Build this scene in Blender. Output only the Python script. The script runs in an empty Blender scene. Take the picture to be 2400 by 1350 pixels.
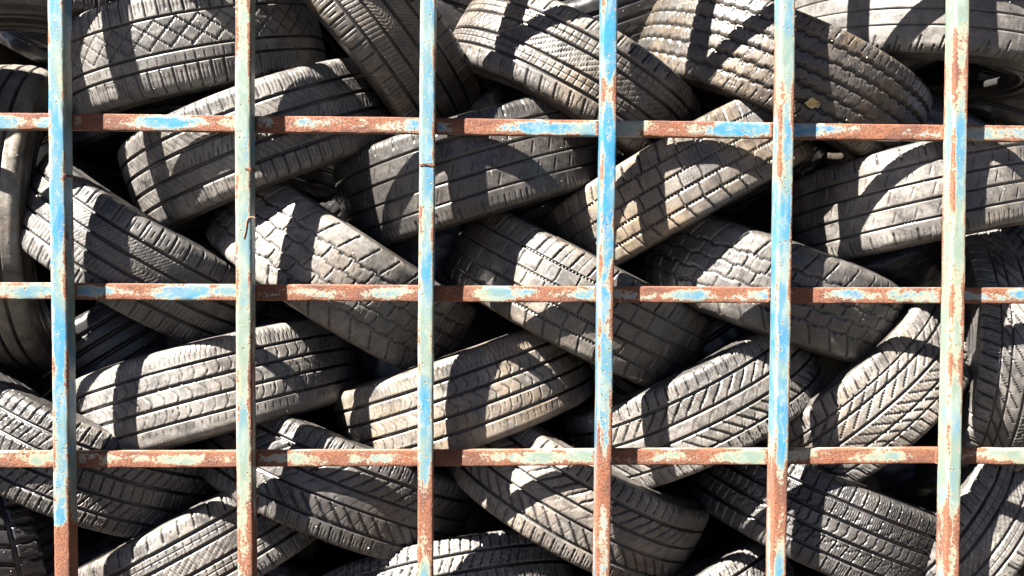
import bpy, math, random
import numpy as np
from mathutils import Vector, Matrix

# ------------------------------------------------------------------ camera, sky, sun, exposure
K = 0.88                                   # metres per metre of the grid fit
CAM = Vector((0.0, -2.3265 * K, 1.06))
YAW, PITCH, ROLL = -2.594, -1.788, -0.338  # degrees
FPX = 2340.0                               # focal length in photo pixels (photo is 2400 wide)

scene = bpy.context.scene
col = scene.collection


def rot(ax, d):
    return Matrix.Rotation(math.radians(d), 3, ax)


CAMR = rot('Z', YAW) @ rot('X', PITCH) @ rot('Y', ROLL)   # columns: right, forward, up
cd = bpy.data.cameras.new('camera')
cd.sensor_width = 36.0
cd.lens = 36.0 * FPX / 2400.0
cd.clip_start = 0.05
cd.clip_end = 2000.0
cam = bpy.data.objects.new('camera', cd)
col.objects.link(cam)
cam.matrix_world = Matrix.Translation(CAM) @ (CAMR @ rot('X', 90)).to_4x4()
scene.camera = cam

SUN = Vector((1.40, 1.0, -2.0)).normalized()      # the way the light travels
world = bpy.data.worlds.new('World')
scene.world = world
world.use_nodes = True
wn = world.node_tree
for n in list(wn.nodes):
    wn.nodes.remove(n)
sky = wn.nodes.new('ShaderNodeTexSky')
sky.sky_type = 'NISHITA'
sky.sun_disc = False
sky.sun_elevation = math.asin(-SUN.z)
sky.sun_rotation = math.atan2(-SUN.x, -SUN.y)
sky.air_density = 0.10
sky.ozone_density = 2.0                    # clear, dry air
sky.dust_density = 0.25
sky.altitude = 900.0
bg = wn.nodes.new('ShaderNodeBackground')
bg.inputs['Strength'].default_value = 0.05
wo = wn.nodes.new('ShaderNodeOutputWorld')
wn.links.new(sky.outputs[0], bg.inputs['Color'])
wn.links.new(bg.outputs[0], wo.inputs['Surface'])

sl = bpy.data.lights.new('sun', 'SUN')
sl.energy = 5.0
sl.angle = math.radians(0.5)
sl.color = (1.0, 0.94, 0.85)
sun = bpy.data.objects.new('sun', sl)
sun.rotation_euler = SUN.to_track_quat('-Z', 'Y').to_euler()
sun.location = (-3, -3, 5)
col.objects.link(sun)

scene.view_settings.view_transform = 'Standard'
scene.view_settings.look = 'None'
scene.view_settings.exposure = 3.4
scene.view_settings.gamma = 1.0
scene.view_settings.use_curve_mapping = False
scene.cycles.max_bounces = 6
scene.cycles.diffuse_bounces = 3

rng = random.Random(7)


def ray(px, py):
    d = CAMR @ Vector(((px - 1200.0) / FPX, 1.0, -(py - 675.0) / FPX))
    return d.normalized()


def at_depth(px, py, y):                   # point behind a photo pixel on the plane y = const (y = 0: front of the bars)
    d = ray(px, py)
    return CAM + d * ((y - CAM.y) / d.y)


# ------------------------------------------------------------------ node helpers
class NT:
    def __init__(self, name):
        self.m = bpy.data.materials.new(name)
        self.m.use_nodes = True
        self.t = self.m.node_tree
        for n in list(self.t.nodes):
            self.t.nodes.remove(n)
        self.out = self.t.nodes.new('ShaderNodeOutputMaterial')
        self.b = self.t.nodes.new('ShaderNodeBsdfPrincipled')
        self.link(self.b.outputs[0], self.out.inputs['Surface'])

    def link(self, a, b):
        self.t.links.new(a, b)

    def put(self, sock, v):
        if hasattr(v, 'is_output') or isinstance(v, bpy.types.NodeSocket):
            self.link(v, sock)
        else:
            sock.default_value = v

    def math(self, op, a, b=0.0, c=None, clamp=False):
        n = self.t.nodes.new('ShaderNodeMath')
        n.operation = op
        n.use_clamp = clamp
        self.put(n.inputs[0], a)
        self.put(n.inputs[1], b)
        if c is not None:
            self.put(n.inputs[2], c)
        return n.outputs[0]

    def attr(self, name, kind='OBJECT'):
        n = self.t.nodes.new('ShaderNodeAttribute')
        n.attribute_type = kind
        n.attribute_name = name
        return n.outputs['Fac']

    def coord(self, which='Object', scale=(1, 1, 1)):
        n = self.t.nodes.new('ShaderNodeTexCoord')
        m = self.t.nodes.new('ShaderNodeMapping')
        self.link(n.outputs[which], m.inputs['Vector'])
        m.inputs['Scale'].default_value = scale
        return m.outputs[0]

    def noise(self, vec, scale, detail=4.0, rough=0.55, w=None, dist=0.0):
        n = self.t.nodes.new('ShaderNodeTexNoise')
        if w is not None:
            n.noise_dimensions = '4D'
            self.put(n.inputs['W'], w)
        self.link(vec, n.inputs['Vector'])
        n.inputs['Scale'].default_value = scale
        n.inputs['Detail'].default_value = detail
        n.inputs['Roughness'].default_value = rough
        n.inputs['Distortion'].default_value = dist
        return n.outputs['Fac']

    def ramp(self, v, lo, hi, a=0.0, b=1.0):
        n = self.t.nodes.new('ShaderNodeMapRange')
        n.clamp = True
        n.interpolation_type = 'SMOOTHSTEP'
        self.put(n.inputs['Value'], v)
        self.put(n.inputs['From Min'], lo)
        self.put(n.inputs['From Max'], hi)
        n.inputs['To Min'].default_value = a
        n.inputs['To Max'].default_value = b
        return n.outputs['Result']

    def mix(self, f, a, b):
        n = self.t.nodes.new('ShaderNodeMix')
        n.data_type = 'RGBA'
        self.put(n.inputs[0], f)
        for s, v in ((n.inputs[6], a), (n.inputs[7], b)):
            if isinstance(v, tuple):
                s.default_value = (*v, 1.0)
            else:
                self.link(v, s)
        return n.outputs[2]

    def bump(self, h, strength, dist):
        n = self.t.nodes.new('ShaderNodeBump')
        n.inputs['Strength'].default_value = strength
        n.inputs['Distance'].default_value = dist
        self.link(h, n.inputs['Height'])
        self.link(n.outputs[0], self.b.inputs['Normal'])

    def rand(self):
        n = self.t.nodes.new('ShaderNodeObjectInfo')
        return self.math('MULTIPLY', n.outputs['Random'], 40.0)


def rubber_material():
    m = NT('dusty_rubber')
    c = m.coord('Object')
    w = m.attr('seed')
    relief = m.attr('relief', 'GEOMETRY')
    big = m.noise(c, 5.0, 4.0, 0.6, w, 0.4)
    mid = m.noise(c, 28.0, 5.0, 0.65, w, 0.8)
    fine = m.noise(c, 220.0, 3.0, 0.6, w)
    dust = m.attr('dust')
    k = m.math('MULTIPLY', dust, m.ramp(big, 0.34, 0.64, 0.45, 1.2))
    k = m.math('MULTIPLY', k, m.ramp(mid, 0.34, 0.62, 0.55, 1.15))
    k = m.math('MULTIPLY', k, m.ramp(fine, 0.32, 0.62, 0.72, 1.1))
    k = m.math('MULTIPLY', k, m.math('ADD', m.math('MULTIPLY', relief, 0.92), 0.08), clamp=True)  # colour goes darker towards the groove bottoms
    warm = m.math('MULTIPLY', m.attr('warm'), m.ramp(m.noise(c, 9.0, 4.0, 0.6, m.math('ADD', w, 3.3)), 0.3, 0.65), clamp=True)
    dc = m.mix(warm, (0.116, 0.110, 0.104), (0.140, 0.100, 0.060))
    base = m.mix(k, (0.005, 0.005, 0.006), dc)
    mud = m.math('MULTIPLY', m.ramp(m.noise(c, 40.0, 6.0, 0.7, m.math('ADD', w, 9.1), 1.5), 0.61, 0.70), m.attr('warm'))
    base = m.mix(m.math('MULTIPLY', mud, 0.7), base, (0.165, 0.12, 0.073))
    scr = m.noise(m.coord('Object', (1, 1, 0.10)), 260.0, 2.0, 0.5, m.math('ADD', w, 2.0), 0.6)
    scuff = m.math('MULTIPLY', m.ramp(scr, 0.63, 0.68), m.ramp(m.noise(c, 12.0, 2.0, 0.5, m.math('ADD', w, 6.0)), 0.5, 0.6))
    base = m.mix(m.math('MULTIPLY', scuff, 0.6), base, (0.17, 0.15, 0.13))
    m.link(base, m.b.inputs['Base Color'])
    m.link(m.ramp(k, 0.1, 0.75, 0.37, 0.60), m.b.inputs['Roughness'])
    m.b.inputs['Specular IOR Level'].default_value = 0.42
    h = m.math('ADD', m.math('MULTIPLY', fine, 0.35), m.math('MULTIPLY', mid, 0.9))
    m.bump(h, 0.45, 0.0016)
    return m.m


def paint_material(name, stretch):
    m = NT(name)
    geo = m.t.nodes.new('ShaderNodeNewGeometry')
    sep = m.t.nodes.new('ShaderNodeSeparateXYZ')
    pos = geo.outputs['Position']
    m.link(pos, sep.inputs[0])
    st = m.t.nodes.new('ShaderNodeMapping')
    m.link(pos, st.inputs['Vector'])
    st.inputs['Scale'].default_value = stretch
    sp = st.outputs[0]
    w = m.attr('seed')
    edge = m.attr('edge', 'GEOMETRY')
    n1 = m.noise(sp, 15.0, 2.5, 0.5, w)
    n2 = m.noise(sp, 62.0, 6.0, 0.68, w, 0.9)
    n3 = m.noise(pos, 380.0, 4.0, 0.7, w)
    n4 = m.noise(sp, 12.0, 2.0, 0.5, m.math('ADD', w, 5.0))
    n5 = m.noise(pos, 150.0, 4.0, 0.65, m.math('ADD', w, 8.0), 0.5)
    n = m.math('ADD', m.math('MULTIPLY', n1, 0.70), m.math('MULTIPLY', n2, 0.30))
    n = m.math('ADD', n, m.math('MULTIPLY', m.math('SUBTRACT', n5, 0.5), 0.24))
    n = m.math('ADD', n, m.math('MULTIPLY', m.math('SUBTRACT', m.noise(pos, 3.1, 1.0, 0.5, m.math('ADD', w, 40.0)), 0.5), 0.16))
    n = m.math('ADD', n, m.math('MULTIPLY', m.math('SUBTRACT', n3, 0.5), 0.06))
    n = m.math('ADD', n, m.math('MULTIPLY', m.math('POWER', edge, 3.0), m.math('MULTIPLY', n4, 0.20)))
    rz = m.math('SUBTRACT', m.attr('rust_below'), sep.outputs['Z'])
    soft = m.attr('rust_soft')
    n = m.math('ADD', n, m.math('MULTIPLY', m.ramp(rz, -0.02, 0.02, 0.0, 0.4), m.math('SUBTRACT', 1.0, soft)))
    n = m.math('ADD', n, m.math('MULTIPLY', m.ramp(rz, -0.25, 0.40, 0.0, 0.105), soft))
    n = m.math('ADD', n, m.math('MULTIPLY', m.attr('rust'), 0.30))
    sk = m.t.nodes.new('ShaderNodeMapping')
    m.link(sp, sk.inputs['Vector'])
    sk.inputs['Scale'].default_value = (1.0, 1.0, 0.30)
    n6 = m.noise(sk.outputs[0], 75.0, 3.0, 0.55, m.math('ADD', w, 31.0))
    n = m.math('ADD', n, m.math('MULTIPLY', m.ramp(n6, 0.56, 0.72), m.math('MULTIPLY', m.ramp(n5, 0.35, 0.6), m.math('ADD', m.math('MULTIPLY', edge, 0.10), 0.06))))
    rust = m.ramp(n, 0.625, 0.640)
    halo = m.ramp(n, 0.545, 0.622)
    vor = m.t.nodes.new('ShaderNodeTexVoronoi')
    m.link(pos, vor.inputs['Vector'])
    vor.inputs['Scale'].default_value = 85.0
    pit = m.math('MULTIPLY', m.ramp(vor.outputs['Distance'], 0.10, 0.20, 1.0, 0.0), m.ramp(n5, 0.46, 0.56))
    ringm = m.math('MULTIPLY', m.ramp(vor.outputs['Distance'], 0.24, 0.36, 1.0, 0.0), m.ramp(n5, 0.46, 0.56))
    blue = m.ramp(m.math('ADD', m.math('ADD', n4, m.math('MULTIPLY', m.math('SUBTRACT', n2, 0.5), 0.25)), m.math('MULTIPLY', m.attr('blue'), 0.4)), 0.50, 0.80)
    paint = m.mix(blue, (0.092, 0.122, 0.100), (0.013, 0.098, 0.178))
    deep = m.ramp(m.noise(sp, 20.0, 2.0, 0.5, m.math('ADD', w, 11.0)), 0.54, 0.72)
    paint = m.mix(m.math('MULTIPLY', deep, blue), paint, (0.006, 0.066, 0.175))
    chalk = m.ramp(m.noise(sp, 40.0, 5.0, 0.68, m.math('ADD', w, 14.0), 0.8), 0.46, 0.66, 0.0, 0.68)
    paint = m.mix(chalk, paint, (0.138, 0.165, 0.152))
    paint = m.mix(m.math('MULTIPLY', halo, 0.85), paint, (0.165, 0.155, 0.110))
    paint = m.mix(m.math('MULTIPLY', ringm, 0.55), paint, (0.135, 0.130, 0.075))
    c = m.mix(m.math('MULTIPLY', pit, 0.9), paint, (0.085, 0.036, 0.018))
    rc = m.mix(m.ramp(n3, 0.34, 0.64), (0.026, 0.008, 0.005), (0.150, 0.050, 0.021))
    rc = m.mix(m.ramp(n5, 0.42, 0.66, 0.0, 0.6), rc, (0.150, 0.058, 0.027))
    rc = m.mix(m.ramp(m.noise(sp, 26.0, 3.0, 0.5, m.math('ADD', w, 21.0)), 0.48, 0.62, 0.0, 0.75), rc, (0.058, 0.020, 0.012))
    flake = m.math('MULTIPLY', m.ramp(m.noise(pos, 190.0, 4.0, 0.65, w, 0.6), 0.53, 0.57), m.math('SUBTRACT', 1.0, m.ramp(n, 0.645, 0.685)))
    rust2 = m.math('MULTIPLY', rust, m.math('SUBTRACT', 1.0, flake))
    c = m.mix(rust, c, rc)
    c = m.mix(m.math('MULTIPLY', rust, flake), c, (0.168, 0.148, 0.106))
    m.link(c, m.b.inputs['Base Color'])
    m.link(m.mix(rust2, (0.42, 0.42, 0.42), (0.9, 0.9, 0.9)), m.b.inputs['Roughness'])
    h = m.math('ADD', m.math('MULTIPLY', m.math('SUBTRACT', 1.0, rust2), 0.8), m.math('MULTIPLY', m.math('ADD', n3, n5), m.math('ADD', m.math('MULTIPLY', rust2, 0.7), 0.10)))
    h = m.math('SUBTRACT', h, m.math('MULTIPLY', pit, 0.5))
    m.bump(h, 1.0, 0.0024)
    return m.m


def plain(name, rgb, rgb2, scale, rough=0.85, bump=0.3, bdist=0.01, fine=60.0):
    m = NT(name)
    c = m.coord('Object')
    a = m.noise(c, scale, 6.0, 0.6)
    b = m.noise(c, fine, 4.0, 0.6)
    f = m.math('ADD', m.math('MULTIPLY', m.ramp(a, 0.3, 0.7), 0.65), m.math('MULTIPLY', m.ramp(b, 0.3, 0.7), 0.35))
    m.link(m.mix(f, rgb, rgb2), m.b.inputs['Base Color'])
    m.b.inputs['Roughness'].default_value = rough
    m.bump(b, bump, bdist)
    return m.m


M_RUB = rubber_material()
M_PAINT = paint_material('flaking_blue_paint', (1, 1, 0.42))
M_PAINT_H = paint_material('flaking_blue_paint_rails', (0.55, 1, 1))
M_GROUND = plain('worn_asphalt_yard', (0.032, 0.028, 0.023), (0.055, 0.046, 0.036), 1.3, 0.95, 0.5, 0.01, 40.0)
M_WALL = plain('cream_render', (0.26, 0.235, 0.19), (0.34, 0.315, 0.265), 1.0, 0.9, 0.3, 0.004, 30.0)
M_GAPBLACK = plain('gap_shade_black', (0.012, 0.011, 0.010), (0.028, 0.022, 0.018), 3.0, 0.8, 0.3, 0.004, 30.0)  # black that puts shade into the gaps behind the tyres
M_RUSTWIRE = plain('rusty_wire', (0.10, 0.04, 0.02), (0.28, 0.12, 0.06), 60.0, 0.8, 0.3, 0.001, 300.0)
M_LEAF = plain('dry_leaf', (0.34, 0.24, 0.10), (0.52, 0.42, 0.22), 60.0, 0.8, 0.4, 0.001, 300.0)
M_LINT = plain('pale_lint', (0.5, 0.48, 0.44), (0.7, 0.68, 0.62), 90.0, 0.9, 0.2, 0.001, 300.0)


# ------------------------------------------------------------------ mesh helpers
def mesh_from(name, V, F, smooth=False):
    me = bpy.data.meshes.new(name)
    V = np.asarray(V, np.float32)
    F = np.asarray(F, np.int32)
    k = F.shape[1]
    me.vertices.add(len(V))
    me.vertices.foreach_set('co', V.ravel())
    me.loops.add(F.size)
    me.loops.foreach_set('vertex_index', F.ravel())
    me.polygons.add(len(F))
    me.polygons.foreach_set('loop_start', np.arange(0, F.size, k, dtype=np.int32))
    if smooth:
        me.polygons.foreach_set('use_smooth', np.ones(len(F), bool))
    me.update(calc_edges=True)
    me.validate()
    return me


def link(name, me, mat, parent=None):
    o = bpy.data.objects.new(name, me)
    col.objects.link(o)
    if me is not None and mat is not None and not me.materials:
        me.materials.append(mat)
    if parent is not None:
        o.parent = parent
    return o


def grid_faces(nr, nc, wrap_r=False):
    r = np.arange(nr if wrap_r else nr - 1)
    c = np.arange(nc - 1)
    rr, cc = np.meshgrid(r, c, indexing='ij')
    r2 = (rr + 1) % nr
    return np.stack([rr * nc + cc, r2 * nc + cc, r2 * nc + cc + 1, rr * nc + cc + 1], -1).reshape(-1, 4)


def lathe(name, prof, segs=112, smooth=True, relief=0.5):
    """prof: (lateral, radius) points in metres; axis = local Z"""
    th = np.linspace(0, 2 * np.pi, segs, endpoint=False)
    P = np.asarray(prof)
    x = np.cos(th)[:, None] * P[None, :, 1]
    y = np.sin(th)[:, None] * P[None, :, 1]
    z = np.repeat(P[None, :, 0], segs, 0)
    V = np.stack([x, y, z], -1).reshape(-1, 3)
    me = mesh_from(name, V, grid_faces(segs, len(P), True), smooth)
    a = me.attributes.new('relief', 'FLOAT', 'POINT')
    a.data.foreach_set('value', np.full(len(V), relief, np.float32))
    return me


# ------------------------------------------------------------------ tread patterns (millimetres)
class Tread:
    def __init__(self, circ, tw, sh):
        self.c, self.tw, self.sh = circ, tw, sh
        self.edges, self.ops = [], []

    def ring(self, f, w, d=7.0, wave=0.0, per=40.0):       # groove running round the tyre, f = share of tread width
        v0 = f * self.tw
        if not wave:
            self.edges += [v0 - w / 2, v0 - w / 2 + 0.7, v0 + w / 2 - 0.7, v0 + w / 2]
        self.ops.append(('r', v0, w, d, wave, self.fit(per)))
        return self

    def fit(self, p):
        return self.c / max(1, round(self.c / p))

    def cut(self, f1, f2, pitch, w, d=5.0, slant=0.0, off=0.0, wave=0.0, wper=24.0, run=0.0):   # grooves across the rib f1..f2
        if w <= 2.3:
            w, d = 1.8, d * 0.8
        self.ops.append(('c', f1 * self.tw, f2 * self.tw, self.fit(pitch), w, d, slant, off, wave, wper))
        return self

    def depth(self, u, v):
        D = np.zeros_like(u)
        for o in self.ops:
            if o[0] == 'bead':
                m = (np.abs(v - o[1]) < o[2]) & (np.mod(u, o[3]) < o[3] * 0.45)
                D = np.where(m, np.minimum(D, o[4]), D)
                continue
            if o[0] == 'r':
                _, v0, w, d, wave, per = o
                c = v0
                if wave:
                    ph = np.mod(u / per, 1.0)
                    c = v0 + wave * np.clip((np.abs(ph * 4 - 2) - 1) * 1.6, -1, 1)
                m = np.abs(v - c) < w / 2 - 0.3
            else:
                _, a, b, p, w, d, s, off, wave, wp = o
                lo, hi = min(a, b), max(a, b)
                x = u - s * (v - a) - off * p
                if wave:
                    x = x - wave * np.sin((v - lo) / wp * 2 * np.pi)
                m = (np.mod(x, p) < w) & (v >= lo) & (v <= hi)
            D = np.where(m, np.maximum(D, d), D)
        return D


def S(t, f=0.37, pitch=26, w=4.5, d=6, sl=0.0, sip=True, reach=1.0):    # both shoulders: slots and sipes
    e = 0.5 + reach * t.sh / t.tw
    for s in (1, -1):
        t.cut(s * f, s * e, pitch, w, d, sl * s)
        if sip:
            t.cut(s * (f + 0.03), s * 0.56, pitch, 2.3, 3.2, sl * s, 0.34)
            t.cut(s * (f + 0.06), s * 0.52, pitch, 2.3, 3.2, sl * s, 0.68)
    return t


def st_rib(t, g=8.0):
    for f in (-0.345, -0.125, 0.115, 0.335):
        t.ring(f, g, 7)
    t.cut(-0.10, 0.09, 22, 2.3, 3.5, 0.35)
    t.cut(-0.10, -0.02, 22, 3.2, 4, 0.35, 0.5)
    t.cut(0.14, 0.31, 17, 2.3, 3.2, -0.5, 0, 3, 34)
    t.cut(-0.32, -0.15, 17, 2.3, 3.2, -0.5, 0, 3, 34)
    return S(t, 0.36, 27, 3.6, 4)


def st_chev(t):
    for f in (-0.33, -0.11, 0.11, 0.33):
        t.ring(f, 7.5, 6)
    t.cut(0.13, 0.31, 9, 2.3, 3.4, 0.9)
    t.cut(-0.09, 0.0, 9, 2.3, 3.4, 0.9)
    t.cut(0.0, 0.09, 9, 2.3, 3.4, -0.9)
    t.cut(-0.31, -0.13, 11, 2.3, 3.4, 0.2)
    return S(t, 0.36, 34, 4.6, 5)


def st_wave(t):
    for f in (-0.34, -0.115, 0.115, 0.34):
        t.ring(f, 7.0, 6)
    t.cut(-0.32, -0.135, 26, 2.6, 2.6, 0.5, 0, 4, 44)
    t.cut(-0.095, 0.095, 30, 2.9, 3.2, -0.2, 0, 6, 44)
    t.cut(0.135, 0.32, 26, 2.9, 3.2, 0.4, 0, 5, 44)
    t.cut(0.16, 0.24, 30, 2.3, 3.2, 0.1, 0.5)
    t.cut(-0.22, -0.16, 30, 2.3, 3.2, 0.1, 0.5)
    t.cut(0.37, 0.47, 11, 2.3, 3.2)
    t.cut(0.48, 0.58, 11, 2.3, 3.2, 0, 0.5)
    t.cut(-0.47, -0.40, 17, 2.3, 3.2)
    return t


def st_diamond(t):
    t.ring(0.30, 6, 6).ring(-0.13, 6, 6).ring(-0.30, 6, 6)
    p = 46
    t.cut(-0.09, 0.28, p, 3.4, 5.0, 1.2)
    t.cut(-0.09, 0.28, p, 3.4, 5.0, -1.2, 0.1)
    t.cut(0.09, 0.12, p, 2.3, 2.4, 0, 0.55)
    t.cut(-0.27, -0.20, 20, 2.3, 3.0)
    t.cut(-0.12, -0.10, 20, 2.3, 2.0)
    return S(t, 0.33, 27, 4.2, 5)


def st_slash(t):
    t.ring(-0.34, 8, 7).ring(-0.13, 8, 7).ring(0.13, 8, 7).ring(0.34, 8, 7)
    t.cut(-0.11, 0.11, 21, 2.6, 4, 1.5)
    t.cut(-0.05, 0.05, 21, 2.3, 3.2, -0.5, 0.5)
    for s in (1, -1):
        t.cut(s * 0.155, s * 0.315, 19, 2.5, 3, 0.1)
        t.ring(s * 0.235, 2.4, 2.4)
    t.cut(0.17, 0.22, 19, 2.3, 3, 1.2, 0.5)
    t.cut(-0.22, -0.17, 19, 2.3, 3, 1.2, 0.5)
    return S(t, 0.40, 36, 4.6, 5.5, 0.25)


def st_lug(t):
    for i, f in enumerate((-0.36, -0.18, 0.0, 0.18, 0.36)):
        t.ring(f, 8.0, 8, 1.8, 34)
    for i, f in enumerate((-0.27, -0.09, 0.09, 0.27)):
        t.cut(f - 0.055, f - 0.025, 34, 2.4, 3.5, 0.6, 0.25 * i)
        t.cut(f + 0.025, f + 0.055, 34, 2.4, 3.5, -0.6, 0.25 * i + 0.5)
        t.cut(f - 0.02, f + 0.015, 34, 2.3, 2.5, -0.9, 0.25 * i + 0.3)
    for s in (1, -1):
        t.cut(s * 0.42, s * 0.6, 34, 3.0, 4.5, 0.3)
        t.cut(s * 0.43, s * 0.56, 34, 2.3, 3.2, 0.2, 0.5, 3, 14)
    return t


def st_worn(t):
    for f in (-0.34, -0.115, 0.115, 0.34):
        t.ring(f, 5.5, 4)
    for f in (-0.25, 0.0, 0.22):
        t.cut(f - 0.06, f + 0.07, 46, 3.2, 2.4, 0.5)
        t.cut(f - 0.03, f + 0.03, 46, 2.3, 2.0, -0.2, 0.4)
    e = 0.5 + t.sh / t.tw
    t.cut(0.44, 0.57, 13, 2.3, 3)
    t.cut(-0.57, -0.44, 13, 2.3, 3)
    t.cut(0.43, e, 52, 4.5, 4)
    t.cut(-e, -0.43, 52, 4.5, 4)
    return t


def st_bald(t):
    for f in (-0.28, -0.06, 0.16, 0.36):
        t.ring(f, 3.6, 2.6)
    e = 0.5 + t.sh / t.tw
    for s in (1, -1):
        t.cut(s * 0.42, s * e, 48, 4.2, 4, 0.25)
        t.cut(s * 0.55, s * e, 24, 4.2, 4, 0.25, 0.2)
    return t


def st_brick(t):
    rows = (-0.36, -0.15, 0.07, 0.31)
    for f in rows:
        t.ring(f, 6.6, 5)
    for i, (a, b) in enumerate(((-0.34, -0.17), (-0.13, 0.05), (0.09, 0.29))):
        t.cut(a, b, 48, 3.4, 4.0, 0.06, 0.37 * i)
    S(t, 0.33, 44, 4.6, 5.5, 0.3, False)
    t.cut(0.33, (0.5 + t.sh / t.tw) * 0.95, 44, 2.3, 3.2, 0.3, 0.5)
    for f in rows:
        t.ops.append(('bead', f * t.tw, 3.2, t.fit(8.5), 1.6))
    return t


def st_block(t, d=4.8):
    for f in (-0.30, -0.10, 0.10, 0.30):
        t.ring(f, 4.6, d, 2.0, 54)
    for i, (a, b) in enumerate(((-0.28, -0.12), (-0.08, 0.08), (0.12, 0.28))):
        t.cut(a, b, 54, 3.6, d, 0.12, 0.45 * i, 2.3, 70)
        for k in (0.35, 0.65):
            t.cut(a + 0.05, b - 0.05, 54, 2.3, 1.8, 0.0, 0.45 * i + k, 2.0, 16)
    for s in (1, -1):
        t.cut(s * 0.32, s * 0.62, 54, 4.4, d, 0.55 * s, 0.2)
        t.cut(s * 0.37, s * 0.43, 54, 2.3, 2.6, -0.6, 0.55, 2, 12)
    return t


def st_vee(t, w=6.0):
    t.ring(-0.345, 7.5, 7).ring(-0.10, 6.5, 6).ring(0.10, 6.5, 6).ring(0.345, 7.5, 7)
    for s in (1, -1):
        t.cut(s * 0.12, s * 0.325, 33, 4.4, 6, 1.05 * s, 0)
        t.cut(s * 0.19, s * 0.33, 33, 3.4, 4.5, 1.05 * s, 0.5)
        t.cut(s * 0.14, s * 0.30, 33, 2.3, 2.6, -0.5 * s, 0.55)
    t.cut(-0.06, 0.06, 40, 2.3, 3, 0.9, 0.2)
    t.cut(0.01, 0.07, 40, 3.2, 2.3, 0.9, 0.6)
    for s in (1, -1):
        t.cut(s * 0.30, s * 0.32, 12, 2.3, 3)
    return S(t, 0.39, 25, 4.0, 5, 0.12)


def st_dir(t):
    t.ring(0.0, 7, 6).ring(0.22, 6, 6).ring(-0.22, 6, 6)
    for s in (1, -1):
        t.cut(s * 0.05, s * 0.34, 36, 5.2, 6, 1.5 * s)
        t.cut(s * 0.24, s * 0.40, 36, 4, 5, 1.3 * s, 0.5)
    t.cut(-0.19, -0.04, 9, 2.3, 3, -0.3)
    t.ring(0.36, 5, 5)
    t.ring(-0.36, 5, 5)
    return S(t, 0.38, 30, 5.0, 6, 0.3)


def st_zig(t):
    for f in (-0.36, -0.125, 0.125, 0.36):
        t.ring(f, 8, 8)
    for i, (a, b) in enumerate(((-0.33, -0.15), (-0.10, 0.10), (0.15, 0.33))):
        t.cut(a, b, 23, 4.2, 6, (0.55, -0.1, 0.55)[i], 0.3 * i)
        t.cut(a + 0.015, b - 0.015, 23, 2.3, 3.6, (0.55, -0.1, 0.55)[i], 0.3 * i + 0.4, 2.5, 13)
        t.cut(a + 0.015, b - 0.015, 23, 2.3, 3.6, (0.55, -0.1, 0.55)[i], 0.3 * i + 0.7, 2.5, 13)
    e = 0.5 + t.sh / t.tw
    for s in (1, -1):
        t.cut(s * 0.39, s * e, 24, 5, 7, 0.15)
        t.cut(s * 0.41, s * 0.60, 24, 2.3, 3.6, 0.15, 0.4, 2, 12)
        t.cut(s * 0.41, s * 0.60, 24, 2.3, 3.6, 0.15, 0.65, 2, 12)
    return t


def st_winter(t):
    for f in (-0.34, -0.10, 0.12, 0.345):
        t.ring(f, 8.5, 8)
    for (a, b, s) in ((0.15, 0.32, 0.1), (-0.31, -0.13, 0.3)):
        t.cut(a, b, 27, 4.6, 7, s)
        for k in (0.28, 0.46, 0.64, 0.82):
            t.cut(a + 0.01, b - 0.01, 27, 2.3, 3.4, s, k)
    t.cut(0.13, 0.24, 27, 4, 6, 1.6, 0.3)
    t.cut(-0.22, -0.12, 27, 4, 6, 1.6, 0.3)
    t.cut(-0.07, 0.09, 22, 3.8, 5, 0.5, 0, 4, 34)
    e = 0.5 + t.sh / t.tw
    for s in (1, -1):
        t.cut(s * 0.375, s * e, 28, 4.8, 7, 0.1)
        for k in (0.26, 0.42, 0.58, 0.74):
            t.cut(s * 0.39, s * 0.60, 28, 2.3, 3.2, 0.1, k)
    return t


def st_plain(t):
    for f in (-0.36, -0.14, 0.10, 0.34):
        t.ring(f, 9, 8)
    return t


def st_knob(t):
    t.ring(-0.22, 11, 11).ring(0.22, 11, 11)
    t.cut(-0.2, 0.2, 40, 9, 10, 0.4)
    e = 0.5 + t.sh / t.tw
    for s in (1, -1):
        t.cut(s * 0.24, s * e, 40, 12, 11, 0.1, 0.4)
        t.cut(s * 0.28, s * 0.52, 40, 2.3, 4, 0.1, 0.0, 2, 30)
        t.cut(s * 0.28, s * 0.52, 40, 2.3, 4, 0.1, 0.75, 2, 30)
    return t


STY = dict(rib=st_rib, chev=st_chev, wave=st_wave, diamond=st_diamond, slash=st_slash, lug=st_lug, worn=st_worn,
           bald=st_bald, brick=st_brick, block=st_block, vee=st_vee, dir=st_dir, zig=st_zig, winter=st_winter,
           plain=st_plain, knob=st_knob)


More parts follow.
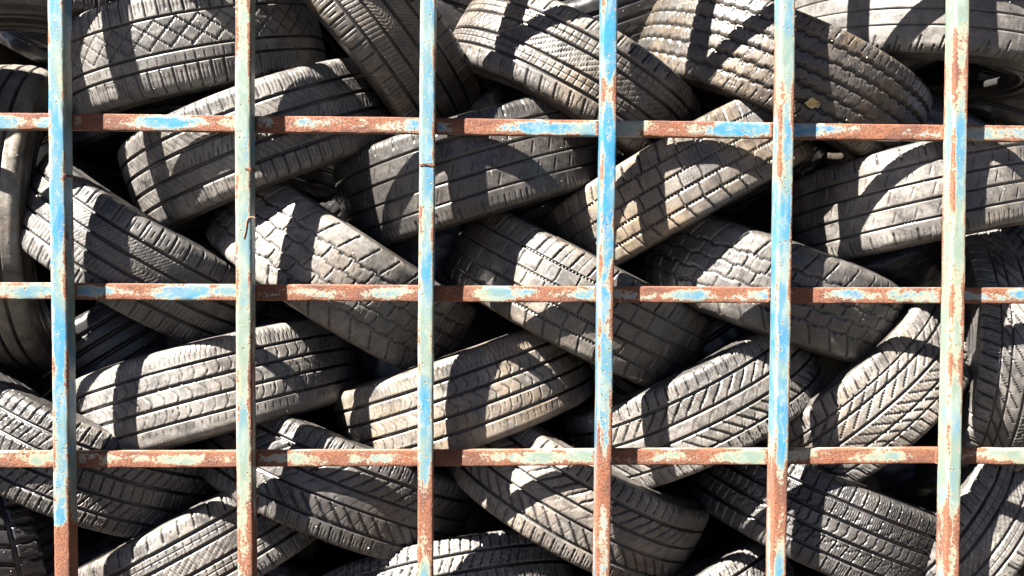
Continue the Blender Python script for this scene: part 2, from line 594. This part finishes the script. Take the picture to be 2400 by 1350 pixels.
def tread_mesh(R, W, style, sh, hi=True, crown=6.0, arc=90.0):
    """outer band of a tyre, metres in, axis local Z, the finely cut half towards local -Y"""
    Rm, Wm = R * 1000, W * 1000
    tw = Wm - 1.56 * sh
    t = STY[style](Tread(2 * np.pi * Rm, tw, sh))
    step = (1.7 if hi == 2 else 2.8) if hi else 14.0
    half = tw / 2
    S_ = np.arange(-(half + sh), half + sh + 0.01, (2 * (half + sh)) / round(2 * (half + sh) / (3.5 if hi else 9.0)))
    ed = np.array(sorted(t.edges)) if t.edges else np.zeros(0)
    if len(ed):
        S_ = S_[[np.min(np.abs(ed - s)) > 1.1 for s in S_]]
    s = np.unique(np.concatenate([S_, ed, [-half, half]]))
    # profile
    ss = np.linspace(0, half + sh, 400)
    phi0 = math.atan(2 * crown / half)
    phi = np.where(ss < half, np.arctan(2 * crown * ss / half ** 2), phi0 + (ss - half) / sh * (math.radians(82) - phi0))
    ds = np.gradient(ss)
    l = np.concatenate([[0], np.cumsum(np.cos(phi[:-1]) * np.diff(ss))])
    r = Rm - np.concatenate([[0], np.cumsum(np.sin(phi[:-1]) * np.diff(ss))])
    L = np.sign(s) * np.interp(np.abs(s), ss, l)
    RR = np.interp(np.abs(s), ss, r)
    PH = np.sign(s) * np.interp(np.abs(s), ss, phi)
    if hi:
        n = int(2 * math.radians(arc) * Rm / step)
        th = np.concatenate([np.radians(np.linspace(-arc, arc, n)), np.radians(np.linspace(arc, 360 - arc, 46)[1:-1])])
    else:
        th = np.linspace(-np.pi, np.pi, 130, endpoint=False)
    u = (th * Rm)[:, None] + 0 * s[None, :]
    v = s[None, :] + 0 * u
    D = t.depth(u, v)
    rs = np.random.RandomState(int(R * 1e5 + W * 1e5) % 99991)
    ph = rs.uniform(0, 6.28, 8)
    low = sum(np.sin(u / (38 + 23 * q) + ph[q] + v / (30 + 9 * q)) for q in range(4)) / 4
    D = D * np.clip(0.86 + 0.34 * low, 0.4, 1.15)
    cell = (np.floor(u / 27.0).astype(int) * 7919 + np.floor(v / 24.0).astype(int) * 104729) % 1013
    blk = rs.uniform(-0.5, 0.5, 1013)[cell] * (D < 0.5)
    tear = ((rs.uniform(0, 1, 1013) > 0.985)[cell]) & (np.sin(u * 0.9 + ph[4]) + np.sin(v * 1.1 + ph[5]) > 0.9)
    D = np.where(tear, np.maximum(D, 2.0), D) + blk
    lim = np.clip((half + sh - np.abs(v)) / 6.0, 0, 1)
    D = D * lim
    # slightly uneven wear
    ang = th[:, None]
    wob = 0.7 * np.sin(3 * ang + R * 900) + 0.5 * np.sin(7 * ang + v * 0.03 + W * 700)
    rad = (RR[None, :] - D * np.cos(PH)[None, :] + wob) / 1000
    lat = (L[None, :] - D * np.sin(PH)[None, :]) / 1000
    x = np.sin(ang) * rad
    y = -np.cos(ang) * rad
    V = np.stack([x, y, lat + 0 * x], -1).reshape(-1, 3)
    F = grid_faces(len(th), len(s), True)
    me = mesh_from('tread', V, F)
    a = me.attributes.new('relief', 'FLOAT', 'POINT')
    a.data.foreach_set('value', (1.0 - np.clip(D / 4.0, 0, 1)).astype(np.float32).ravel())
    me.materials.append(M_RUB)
    return me, L[-1] / 1000, RR[-1] / 1000


def sidewall_profile(sg, l1, r1, W, Rb):
    h = r1 - Rb
    w2 = W / 2
    pts = [(l1, r1), (l1 + (w2 - l1) * 0.55, r1 - 0.10 * h), (w2 - 0.001, r1 - 0.20 * h), (w2 + 0.0008, r1 - 0.22 * h),
           (w2 + 0.0008, r1 - 0.26 * h), (w2 - 0.0006, r1 - 0.28 * h), (w2 - 0.0003, r1 - 0.34 * h), (w2 + 0.0012, r1 - 0.35 * h), (w2 + 0.0010, r1 - 0.37 * h), (w2 - 0.0006, r1 - 0.38 * h), (w2 - 0.001, r1 - 0.50 * h), (w2 - 0.004, r1 - 0.60 * h), (w2 - 0.0022, r1 - 0.61 * h), (w2 - 0.0028, r1 - 0.64 * h), (w2 - 0.0052, r1 - 0.65 * h),
           (w2 - 0.008, r1 - 0.72 * h), (w2 - 0.009, r1 - 0.74 * h), (w2 - 0.007, r1 - 0.76 * h), (w2 - 0.008, r1 - 0.80 * h),
           (w2 - 0.014, r1 - 0.86 * h), (w2 - 0.017, r1 - 0.92 * h)]
    return [(sg * a, b) for a, b in pts]


def make_tyre(R, W, style, sh=34.0, hi=True, seed=0.0, dust=0.7, warm=0.3, crown=6.0):
    root = bpy.data.objects.new('tyre', None)
    root.empty_display_size = 0.1
    col.objects.link(root)
    me, l1, r1 = tread_mesh(R, W, style, sh, hi, crown)
    Rb = R * 0.615
    kids = [link('tread', me, M_RUB, root)]
    h = r1 - Rb
    for sg in (1, -1):
        p = sidewall_profile(sg, l1, r1, W, Rb)
        sw = link('sidewall', lathe('sidewall', p if sg > 0 else p[::-1], 112 if hi else 56, True, 0.45), M_RUB, root)
        e = W / 2 - 0.017
        rb = r1 - 0.92 * h
        bp = [(e, rb), (e - 0.0005, rb - 0.008), (e - 0.004, Rb - 0.001), (e - 0.014, Rb - 0.004), (e - 0.020, Rb + 0.002), (e - 0.016, rb + 0.004)]
        bp = [(sg * a, b) for a, b in bp]
        bd = link('bead', lathe('bead', bp if sg > 0 else bp[::-1], 112 if hi else 56, True, 0.35), M_RUB, sw)
        kids += [sw, bd]
    e = W / 2 - 0.033
    ip = [(e, r1 - 0.90 * h), (W / 2 - 0.012, r1 - 0.45 * h), (l1 - 0.012, r1 - 0.012), (l1 * 0.6, R - 0.022), (0, R - 0.019)]
    ip = ip + [(-a, b) for a, b in ip[-2::-1]]
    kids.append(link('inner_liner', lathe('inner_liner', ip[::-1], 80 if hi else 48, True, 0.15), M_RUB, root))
    for k in kids:
        k['seed'] = seed
        k['dust'] = dust
        k['warm'] = warm
    return root


def pose_tyre(root, px, py, yf, a, p, R):
    F = at_depth(px, py, yf)
    v = ray(px, py)
    r0 = v.cross(Vector((0, 0, 1))).normalized()
    u0 = r0.cross(v).normalized()
    ca, sa = math.cos(math.radians(a)), math.sin(math.radians(a))
    u = -sa * r0 + ca * u0
    cp, sp = math.cos(math.radians(p)), math.sin(math.radians(p))
    n = cp * u - sp * v
    f = -cp * v - sp * u
    C = F - R * f
    Y = -f
    X = Y.cross(n)
    M = Matrix((X, Y, n)).transposed().to_4x4()
    M.translation = C
    root.matrix_world = M


# ------------------------------------------------------------------ the setting
def struct(name, me, mat):
    o = link(name, me, mat)
    o['kind'] = 'structure'
    return o


gv = [(-300, -300, 0), (300, -300, 0), (300, 300, 0), (-300, 300, 0)]
struct('ground', mesh_from('ground', gv, [(0, 1, 2, 3)]), M_GROUND)


def box_mesh(name, x0, x1, y0, y1, z0, z1):
    V = [(x, y, z) for z in (z0, z1) for y in (y0, y1) for x in (x0, x1)]
    return mesh_from(name, V, [(0, 2, 3, 1), (4, 5, 7, 6), (0, 1, 5, 4), (2, 6, 7, 3), (0, 4, 6, 2), (1, 3, 7, 5)])


wall = bpy.data.objects.new('rendered_wall', None)
col.objects.link(wall)
wall['label'] = 'cream rendered yard wall glimpsed behind the cage of tyres'
wall['category'] = 'wall'
link('wall_face', box_mesh('wall_face', -9, 9, 4.2, 4.4, 0.35, 2.6), M_WALL, wall)
link('plinth', box_mesh('plinth', -9, 9, 4.16, 4.41, -0.02, 0.352), M_GROUND, wall)
link('coping', box_mesh('coping', -9, 9, 4.15, 4.45, 2.598, 2.68), M_WALL, wall)

# ------------------------------------------------------------------ the cage
cage = bpy.data.objects.new('steel_cage', None)
cage.location = (0, 0, 0)
col.objects.link(cage)
cage['label'] = 'welded steel cage of square bars with flaking blue paint and rust holding the tyres'
cage['category'] = 'cage'

BW, BD = 0.0365 * K, 0.052 * K            # vertical bars: width, depth
SX = 0.42 * K
X0 = -0.9327 * K
XS = [X0 + SX * i for i in range(-1, 7)]
ZH = [CAM.z + z * K for z in (0.705, 0.3072, -0.0876, -0.4821, -0.876)]
CY = 1.18 * K                             # depth of the cage


def sweep(name, path, w, d, rad, up):
    """rounded rectangular tube along path; w across, d along +Y before the turn"""
    sec = []
    for cx, cy, a0 in ((w / 2 - rad, d / 2 - rad, 0), (-w / 2 + rad, d / 2 - rad, 90), (-w / 2 + rad, -d / 2 + rad, 180), (w / 2 - rad, -d / 2 + rad, 270)):
        for k in range(4):
            a = math.radians(a0 + 30 * k)
            sec.append((cx + rad * math.cos(a), cy + rad * math.sin(a), 1.0))
    full = []
    for i, q in enumerate(sec):
        full.append(q)
        if i % 4 == 3:
            z = sec[(i + 1) % len(sec)]
            for f, e in ((0.18, 0.7), (0.5, 0.0), (0.82, 0.7)):
                full.append((q[0] + (z[0] - q[0]) * f, q[1] + (z[1] - q[1]) * f, e))
    sec = full
    n = len(sec)
    ev = []
    V, F = [], []
    for i, p in enumerate(path):
        p = Vector(p)
        if up == 'z':
            e1, e2 = Vector((1, 0, 0)), Vector((0, 1, 0))
        elif up == 'x':
            e1, e2 = Vector((0, 0, 1)), Vector((0, 1, 0))
        else:
            e1, e2 = Vector((1, 0, 0)), Vector((0, 0, 1))
        ph = len(path) * 0.37 + path[0][0] * 31 + path[0][2] * 17
        for q, (a, b, e) in enumerate(sec):
            if len(path) > 100:              # eaten, uneven corners and slightly dented faces
                er = 0.0007 * e * max(0.0, math.sin(i * 0.83 + q * 1.7 + ph) * math.sin(i * 0.31 + q * 0.6 + 2 * ph)) + 0.0004 * math.sin(i * 0.11 + ph + q * 0.25)
                a, b = a * (1 - er / (w / 2)), b * (1 - er / (d / 2))
            V.append(p + e1 * a + e2 * b)
            ev.append(e)
    for i in range(len(path) - 1):
        for k in range(n):
            k2 = (k + 1) % n
            F.append((i * n + k, i * n + k2, (i + 1) * n + k2, (i + 1) * n + k))
    me = bpy.data.meshes.new(name)
    F += [tuple(range(n)), tuple(range((len(path) - 1) * n, len(path) * n))]
    me.from_pydata([tuple(v) for v in V], [], F)
    import bmesh
    bm = bmesh.new()
    bm.from_mesh(me)
    bmesh.ops.recalc_face_normals(bm, faces=bm.faces)
    bm.to_mesh(me)
    bm.free()
    me.attributes.new('edge', 'FLOAT', 'POINT').data.foreach_set('value', np.array(ev, np.float32))
    for p in me.polygons:
        p.use_smooth = True
    me.set_sharp_from_angle(angle=math.radians(40))
    return me


def bar(name, me, seed, rust=0.0, blue=0.3, below=-5.0, parent=None, soft=0.0):
    o = link(name, me, M_PAINT_H if name in ('horizontal_bar', 'back_rail') else M_PAINT, parent or cage)
    o['rust_soft'] = float(soft)
    o['seed'] = float(seed)
    o['rust'] = float(rust)
    o['blue'] = float(blue)
    o['rust_below'] = float(below)
    return o


def zpx(i, py):                          # height on a vertical bar's face at photo row py
    best = None
    for px in np.linspace(-600, 3000, 721):
        P = at_depth(px, py, 0.0)
        if best is None or abs(P.x - XS[i]) < best[0]:
            best = (abs(P.x - XS[i]), P.z)
    return best[1]


ztop = ZH[0] + 0.35
#        seed  rust   blue  bare-steel row
VB = [(3.0, 0.10, 0.30, None, 0), (11.0, 0.02, 0.46, 1240, 0), (17.0, 0.08, 0.16, 1250, 1), (23.0, 0.05, 0.38, 1120, 1), (31.0, 0.02, 0.62, 900, 1),
      (41.0, 0.06, 0.46, 1080, 1), (57.0, 0.20, 0.00, None, 0), (61.0, 0.1, 0.2, None, 0)]
for i, x in enumerate(XS):
    zs = np.linspace(0.03, ztop, 190)
    path = [(x + 0.0022 * math.sin(z * 2.3 + i), BD / 2 + 0.001 * math.sin(z * 1.7 + 2 * i), z) for z in zs]
    sd, ru, bl, row, so = VB[i]
    b = bar('vertical_bar', sweep('vertical_bar', path, BW, BD, 0.0045, 'z'), sd, ru, bl, zpx(i, row) if row else -5.0, None, so)
    if i in (1, 2, 3):
        zc = zpx(i, (410, 396, 386)[i - 1])
        ring = sweep('weld_seam', [(x, BD / 2, zc - 0.0022), (x, BD / 2, zc), (x, BD / 2, zc + 0.0016)], BW + 0.0010, BD + 0.0010, 0.0048, 'z')
        for vi, vv in enumerate(ring.vertices):
            vv.co.z += 0.0022 * math.sin(vi * 1.9 + i) * math.sin(vi * 0.7)
        bar('weld_seam', ring, sd + 1, 0.9, 0.0, 5.0, b)
HD = 0.022 * K
yh = BD + HD / 2 - 0.0004
HB = [(71.0, 0.30, 0.2), (73.0, 0.29, 0.52), (79.0, 0.33, 0.42), (83.0, 0.36, 0.14), (89.0, 0.36, 0.2)]
for j, z in enumerate(ZH):
    path = []
    for x in np.linspace(XS[0] - BW / 2, XS[-1] + BW / 2, 230):
        bow = 0.0015 * math.sin(x * 2.1 + j)
        if j == 3 and x > XS[6] + 0.04:
            bow -= min(0.010, (x - XS[6] - 0.04) * 0.12)
        path.append((x, yh + max(bow, -0.0002) if x < XS[6] + 0.04 else yh + bow, z + 0.0012 * math.sin(x * 1.7 + 2 * j)))
    sd, ru, bl = HB[j]
    hb = bar('horizontal_bar', sweep('horizontal_bar', path, 0.039 * K, HD, 0.003, 'x'), sd, ru, bl)
    for i, x in enumerate(XS):
        if 1 <= i <= 6 and 1 <= j <= 3:
            for s in (-1, 1):
                wb = sweep('weld_bead', [(x + s * (BW / 2 + 0.0006 + 0.0007 * ((k * 5 + j) % 3 - 1)), BD - 0.0012 + 0.0006 * ((k * 7 + i) % 3 - 1), z + (k / 8 - 0.5) * 0.034 * K) for k in range(9)], 0.0062, 0.0062, 0.0025, 'z')
                bar('weld_bead', wb, sd + i, 0.7, 0.0, 5.0, hb)
# sides, back and floor of the cage, with black sheets added to darken gaps
for x, s, mx, my in ((XS[0], 91.0, XS[0] - BW - 0.001, 0.65), (XS[-1], 97.0, XS[-1] + BW + 0.001, 0.587)):
    for qx, y, ru in ((mx, my, 0.04), (x, CY, 0.05)):
        pth = [(qx, y, z) for z in np.linspace(0.03, ztop, 16)]
        bar('side_post', sweep('side_post', pth, BW, BW, 0.004, 'z'), s + y, ru, 0.1)
    for z in (0.06, ZH[4], ztop - 0.03):
        pth = [(x, y, z) for y in np.linspace(BD + 0.002, CY - BW / 2 + 0.0004, 12)]
        bar('side_rail', sweep('side_rail', pth, 0.03, 0.03, 0.003, 'y'), s + z, 0.15, 0.1)
for z in (0.06, ZH[4], ZH[2], ztop - 0.03):
    pth = [(x, CY + BW / 2 + 0.012, z) for x in np.linspace(XS[0], XS[-1], 16)]
    bar('back_rail', sweep('back_rail', pth, 0.036, 0.026, 0.003, 'x'), 5.0 + z, 0.2, 0.1)
link('back_gap_mask', box_mesh('back_gap_mask', XS[0] + 0.02, XS[-1] - 0.02, CY + 0.0445, CY + 0.0475, 0.03, ztop), M_GAPBLACK, cage)  # added sheet, keeps the bright background out of the gaps
for x in (XS[0], XS[-1]):
    link('side_gap_mask', box_mesh('side_gap_mask', x - 0.001, x + 0.001, 0.60 * K + BW / 2 + 0.001, CY - BW / 2 - 0.001, 0.09, ztop - 0.06), M_GAPBLACK, cage)  # added sheets hiding the lit wall beyond the open sides
link('floor_plate', box_mesh('floor_plate', XS[0], XS[-1], BD + 0.002, CY - 0.02, 0.022, 0.044), M_GAPBLACK, cage)  # floor coloured black so the gaps above it read as shade

# ------------------------------------------------------------------ the tyres
# px, py: photo pixel of the tread's nearest point; depth behind the bars' face; a: tilt in the picture; p: tip towards (+) or
# away from (-) the viewer; length and width of the outline in photo pixels; tread; shoulder; dust; warmth; label
T = [
 (446, 85, .082, 14, -9, 590, 236, 'diamond', 34, .80, .10, 'tyre with diamond lattice tread lying flattest behind the top of the blue cage'),
 (606, 306, .080, 22, -8, 640, 240, 'rib', 32, 0.78, 0.20, 'five-ribbed grey tyre slanting up to the right just below the diamond-lattice tyre'),
 (884, 15, .084, -50, -8, 640, 232, 'chev', 26, 0.50, 0.80, 'steeply tipped tyre with fine chevron sipes and muddy worn shoulder'),
 (1372, 148, .082, -29, -13, 610, 226, 'slash', 30, 0.62, 0.60, 'tyre with slashed centre rib and tiny squared blocks leaning beside the steep chevron tyre'),
 (1848, 140, .082, -25, -12, 690, 240, 'lug', 22, 0.36, 1.00, 'brown muddy tyre with wavy deep-cut tread ribs and a dry leaf on it'),
 (2165, 8, .100, -5, -15, 660, 225, 'bald', 34, 0.72, 0.10, 'worn nearly smooth tyre tipped up so its dark hollow shows'),
 (1100, 386, .078, 17, -5, 640, 246, 'worn', 28, 0.36, 0.30, 'dark worn tyre with four straight grooves in the pile centre below the slashed tyre'),
 (1572, 430, .082, 30, -3, 650, 212, 'brick', 22, 0.86, 0.75, 'yellow-brown dusty tyre with worn brick blocks slanting steeply up to the right'),
 (2130, 455, .080, 13, -4, 580, 240, 'worn', 30, 0.95, 0.30, 'pale grey worn tyre with four straight grooves under the brown muddy tyre'),
 (322, 632, .080, -31, 8, 600, 226, 'chev', 28, 0.62, 0.06, 'bluish black tyre with pale dusty patches sloping down right under the five-ribbed tyre'),
 (795, 655, .080, -33, 4, 640, 236, 'block', 32, 0.85, 0.30, 'tyre with large staggered tread blocks sloping down between the two worn straight-grooved tyres'),
 (1345, 705, .078, -27, 2, 630, 232, 'brick', 26, 0.55, 0.50, 'tyre with brick-like blocks and beaded grooves sloping down beneath the dark worn tyre'),
 (1792, 662, .078, -19, -2, 640, 234, 'block', 38, 0.38, 0.20, 'rounded black tyre with shallow worn blocks beneath the pale grey worn tyre'),
 (512, 900, .080, 13, -3, 645, 226, 'wave', 30, 0.98, 0.20, 'pale dusty tyre with straight ribs and small wavy cuts above the zigzag-siped tyre'),
 (1096, 940, .082, 19, 4, 610, 228, 'wave', 28, 0.92, 0.75, 'tan dusty tyre with wavy cross cuts resting under the beaded-groove tyre'),
 (1648, 985, .080, 28, 12, 610, 232, 'vee', 26, 0.95, 0.20, 'pale grey tyre with slanted directional grooves rising towards the rounded black tyre'),
 (2036, 992, .082, 42, 16, 620, 230, 'dir', 28, 0.75, 0.45, 'tyre with sweeping V tread and a fine-toothed centre rib standing steeply on its side'),
 (2412, 850, .085, 87, 26, 660, 222, 'dir', 28, .80, .15, 'upright tyre with V tread wedged against the cage post, pale sidewall showing'),
 (1905, 1215, .080, -21, 6, 610, 232, 'winter', 28, 0.33, 0.15, 'black winter tyre with dense sipes and oval centre blocks'),
 (2262, 1338, .082, 52, 25, 620, 224, 'slash', 30, .80, .10, 'light grey tyre curling up at the foot of the cage beside the black winter tyre'),
 (205, 1125, .080, -24, 14, 640, 232, 'zig', 28, 0.46, 0.25, 'tyre with zigzag sipes sagging under the pale wavy-cut tyre'),
 (-72, 510, .095, 90, -20, 700, 205, 'plain', 30, 0.75, 0.50, 'upright tyre with plain ribs and smooth brown sidewall against the cage side'),
 (30, -98, .090, 4, -38, 690, 215, 'rib', 30, .40, .70, 'brown tyre overhead seen from underneath, touching the plain-ribbed upright tyre'),
 (488, 1300, .082, 26, 4, 620, 224, 'slash', 30, .78, .25, 'dusty tyre with small squared blocks rising to the right under the zigzag-siped tyre'),
 (780, 1152, .080, -23, 8, 640, 240, 'vee', 26, 0.44, 0.25, 'dark directional tyre sloping down between the squared-block tyre and the tan wavy tyre'),
 (1312, 1182, .078, -29, 12, 640, 238, 'vee', 28, 0.92, 0.40, 'big directional V tread tyre with chalky lit middle sloping down under the pale slanted tyre'),
 (1040, 1372, .082, 10, -7, 620, 226, 'zig', 28, .86, .08, 'pale tyre with crisp squared shoulder blocks at the very bottom of the pile'),
 (1606, 1500, .084, 31, 8, 620, 226, 'zig', 28, .86, .10, 'light grey tyre poking up from below beneath the black winter tyre'),
 (-14, 1262, .088, -78, -10, 620, 196, 'knob', 20, .22, .10, 'black knobbly off-road tyre standing beside the zigzag-siped tyre'),
 (2060, -238, .110, 6, -4, 640, 220, 'rib', 30, .50, .2, 'upper-row tyre added out of view to shade the worn nearly smooth tyre'),  # unseen, put in to block sun through the hollow below
 (90, -345, .110, 8, -4, 640, 220, 'rib', 30, .50, .2, 'upper-row tyre put in unseen to keep sun off the brown overhead tyre'),  # added above the view so the tyre beneath stays dark
]


LOW = ('upright tyre with plain', 'brown tyre overhead', 'black knobbly', 'upper-row', 'light grey tyre poking', 'pale tyre with crisp')


def rad_of(L, yf):
    a = L / 2 / FPX
    return a * (-CAM.y + yf) / (1 - a) * 0.985


for k, (px, py, yf, a, p, L, Wp, sty, sh, du, wa, lab) in enumerate(T):
    R = rad_of(L, yf)
    W = Wp / FPX * (-CAM.y + yf + 0.02)
    t = make_tyre(R, W, sty, sh * 0.9, 1 if lab.startswith(LOW) else 2, 3.7 * k + 1.0, du, wa)
    pose_tyre(t, px, py, yf, a, p, R)
    t['label'] = lab
    t['category'] = 'tyre'
    t['group'] = 'scrap tyres packed in the cage'

# rows behind: the same kind of tyre, rubber blackened to deepen the shade
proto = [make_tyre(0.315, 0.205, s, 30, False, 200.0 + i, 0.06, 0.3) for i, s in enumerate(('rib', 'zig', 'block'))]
n = 0
SPOT = [(110, 1290, .42, 24), (2330, 190, .52, -20), (90, 820, .45, -18), (2180, 640, .45, 25), (2150, 1130, .42, -25), (215, 815, .60, 12), (1080, -40, .46, -15)]  # tyres added where bright spots showed through the gaps
for row in range(8):
    for c in range(6 if row != 6 else len(SPOT)):
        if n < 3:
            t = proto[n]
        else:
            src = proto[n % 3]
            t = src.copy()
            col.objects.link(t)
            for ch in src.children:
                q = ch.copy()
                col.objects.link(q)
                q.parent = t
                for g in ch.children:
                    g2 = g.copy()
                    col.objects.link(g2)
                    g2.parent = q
        if row == 6:
            a_, b_, d_, e_ = SPOT[c]
            pose_tyre(t, a_, b_, d_, e_, 0, 0.315)
        x = XS[0] + 0.27 + c * (XS[-1] - XS[0] - 0.54) / 5 + rng.uniform(-.05, .05)
        z = 0.22 + min(row, 6) * 0.29 + rng.uniform(-.02, .02)
        tilt = (1 if (row + c) % 2 else -1) * rng.uniform(20, 36)
        if row != 6:
          t.location = (x, 0.71 + rng.uniform(-.02, .02), z)
        if row != 6:
          t.rotation_euler = (math.radians(rng.uniform(-12, 12)), math.radians(tilt), math.radians(rng.uniform(-20, 20)))
        t['label'] = 'shadowed tyre buried in the back rows behind the front tyres'
        t['category'] = 'tyre'
        t['group'] = 'tyres buried in the back rows'
        n += 1

# ------------------------------------------------------------------ small things

bpy.context.view_layer.update()
dg = bpy.context.evaluated_depsgraph_get()


def hit(px, py):
    ok, loc, nor, idx, ob, mw = scene.ray_cast(dg, CAM, ray(px, py))
    return (loc, nor, ob) if ok else (None, None, None)


def tube(name, pts, r, mat, sides=6):
    V, F = [], []
    P = [Vector(p) for p in pts]
    for i, p in enumerate(P):
        d = (P[min(i + 1, len(P) - 1)] - P[max(i - 1, 0)]).normalized()
        e1 = d.cross(Vector((0.3, 0.9, 0.2))).normalized()
        e2 = d.cross(e1)
        for k in range(sides):
            a = 2 * math.pi * k / sides
            V.append(p + e1 * r * math.cos(a) + e2 * r * math.sin(a))
    for i in range(len(P) - 1):
        for k in range(sides):
            k2 = (k + 1) % sides
            F.append((i * sides + k, i * sides + k2, (i + 1) * sides + k2, (i + 1) * sides + k))
    me = mesh_from(name, V, F, True)
    return link(name, me, mat)


# bent rusty tie wire hooked on the second bar's face
wp = [(571, 558), (575, 545), (577, 530), (578, 520), (582, 511), (588, 508), (594, 509), (598, 511)]
o = tube('tie_wire', [at_depth(a, b, -0.0016) for a, b in wp], 0.0011, M_RUSTWIRE)
o['label'] = 'bent rusty tie wire hooked over a pale blue cage bar'
o['category'] = 'wire'

# curled dry leaf lying on the muddy tyre
loc, nor, ob = hit(1900, 243)
if loc is not None:
    V, F = [], []
    nu, nv = 7, 5
    L_, W_ = 0.034, 0.020
    t1 = nor.cross(Vector((0, 0, 1))).normalized()
    t2 = nor.cross(t1)
    for i in range(nu):
        for j in range(nv):
            a, b = i / (nu - 1) * 2 - 1, j / (nv - 1) * 2 - 1
            wid = W_ / 2 * (1 - a * a) ** 0.6 * (1 + 0.15 * math.sin(i * 2.6))
            h = 0.004 + 0.007 * b * b + 0.004 * a * a + 0.0015 * math.sin(3 * a + 4 * b)
            jt = lambda: rng.uniform(-0.0022, 0.0022)
            V.append(loc + t1 * (a * L_ / 2 + jt()) + t2 * (b * wid + jt()) + nor * (h + 1.6 * jt()))
    for i in range(nu - 1):
        for j in range(nv - 1):
            F.append((i * nv + j, i * nv + j + 1, (i + 1) * nv + j + 1, (i + 1) * nv + j))
    o = link('dry_leaf', mesh_from('dry_leaf', V, F, False), M_LEAF)
    so = o.modifiers.new('thick', 'SOLIDIFY')
    so.thickness = 0.0006
    o['label'] = 'curled yellow dry leaf lying on the brown muddy tyre'
    o['category'] = 'leaf'

# a spider's thread between two tyres
A, _, _ = hit(238, 402)
B, _, _ = hit(432, 428)
if A is not None and B is not None:
    o = tube('loose_thread', [A.lerp(B, k / 8) + Vector((0, 0, -0.004 * math.sin(math.pi * k / 8))) for k in range(9)], 0.00035, M_LINT, 5)
    o['label'] = 'thin pale thread strung across to the five-ribbed tyre'
    o['category'] = 'thread'

# grit and fluff caught on the rubber
V, F = [], []
r2 = random.Random(11)
for k in range(420):
    loc, nor, ob = hit(r2.uniform(0, 2400), r2.uniform(0, 1350))
    if loc is None or ob is None or ob.name.split('.')[0] != 'tread':
        continue
    s = r2.choice((0.0006, 0.0008, 0.001, 0.0016))
    b0 = len(V)
    q = [Vector((r2.uniform(.6, 1.4), 0, 0)), Vector((0, r2.uniform(.6, 1.4), 0)), Vector((0, 0, r2.uniform(.6, 1.4)))]
    for w in q:
        V += [loc + nor * s * 0.4 + w * s, loc + nor * s * 0.4 - w * s]
    for a in (0, 1):
        for b in (2, 3):
            for c in (4, 5):
                F.append((b0 + a, b0 + b, b0 + c))
o = link('grit', mesh_from('grit', V, F), M_LINT)
o['kind'] = 'stuff'
o['label'] = 'specks of pale grit and fluff stuck to the tyre treads'
o['category'] = 'grit'
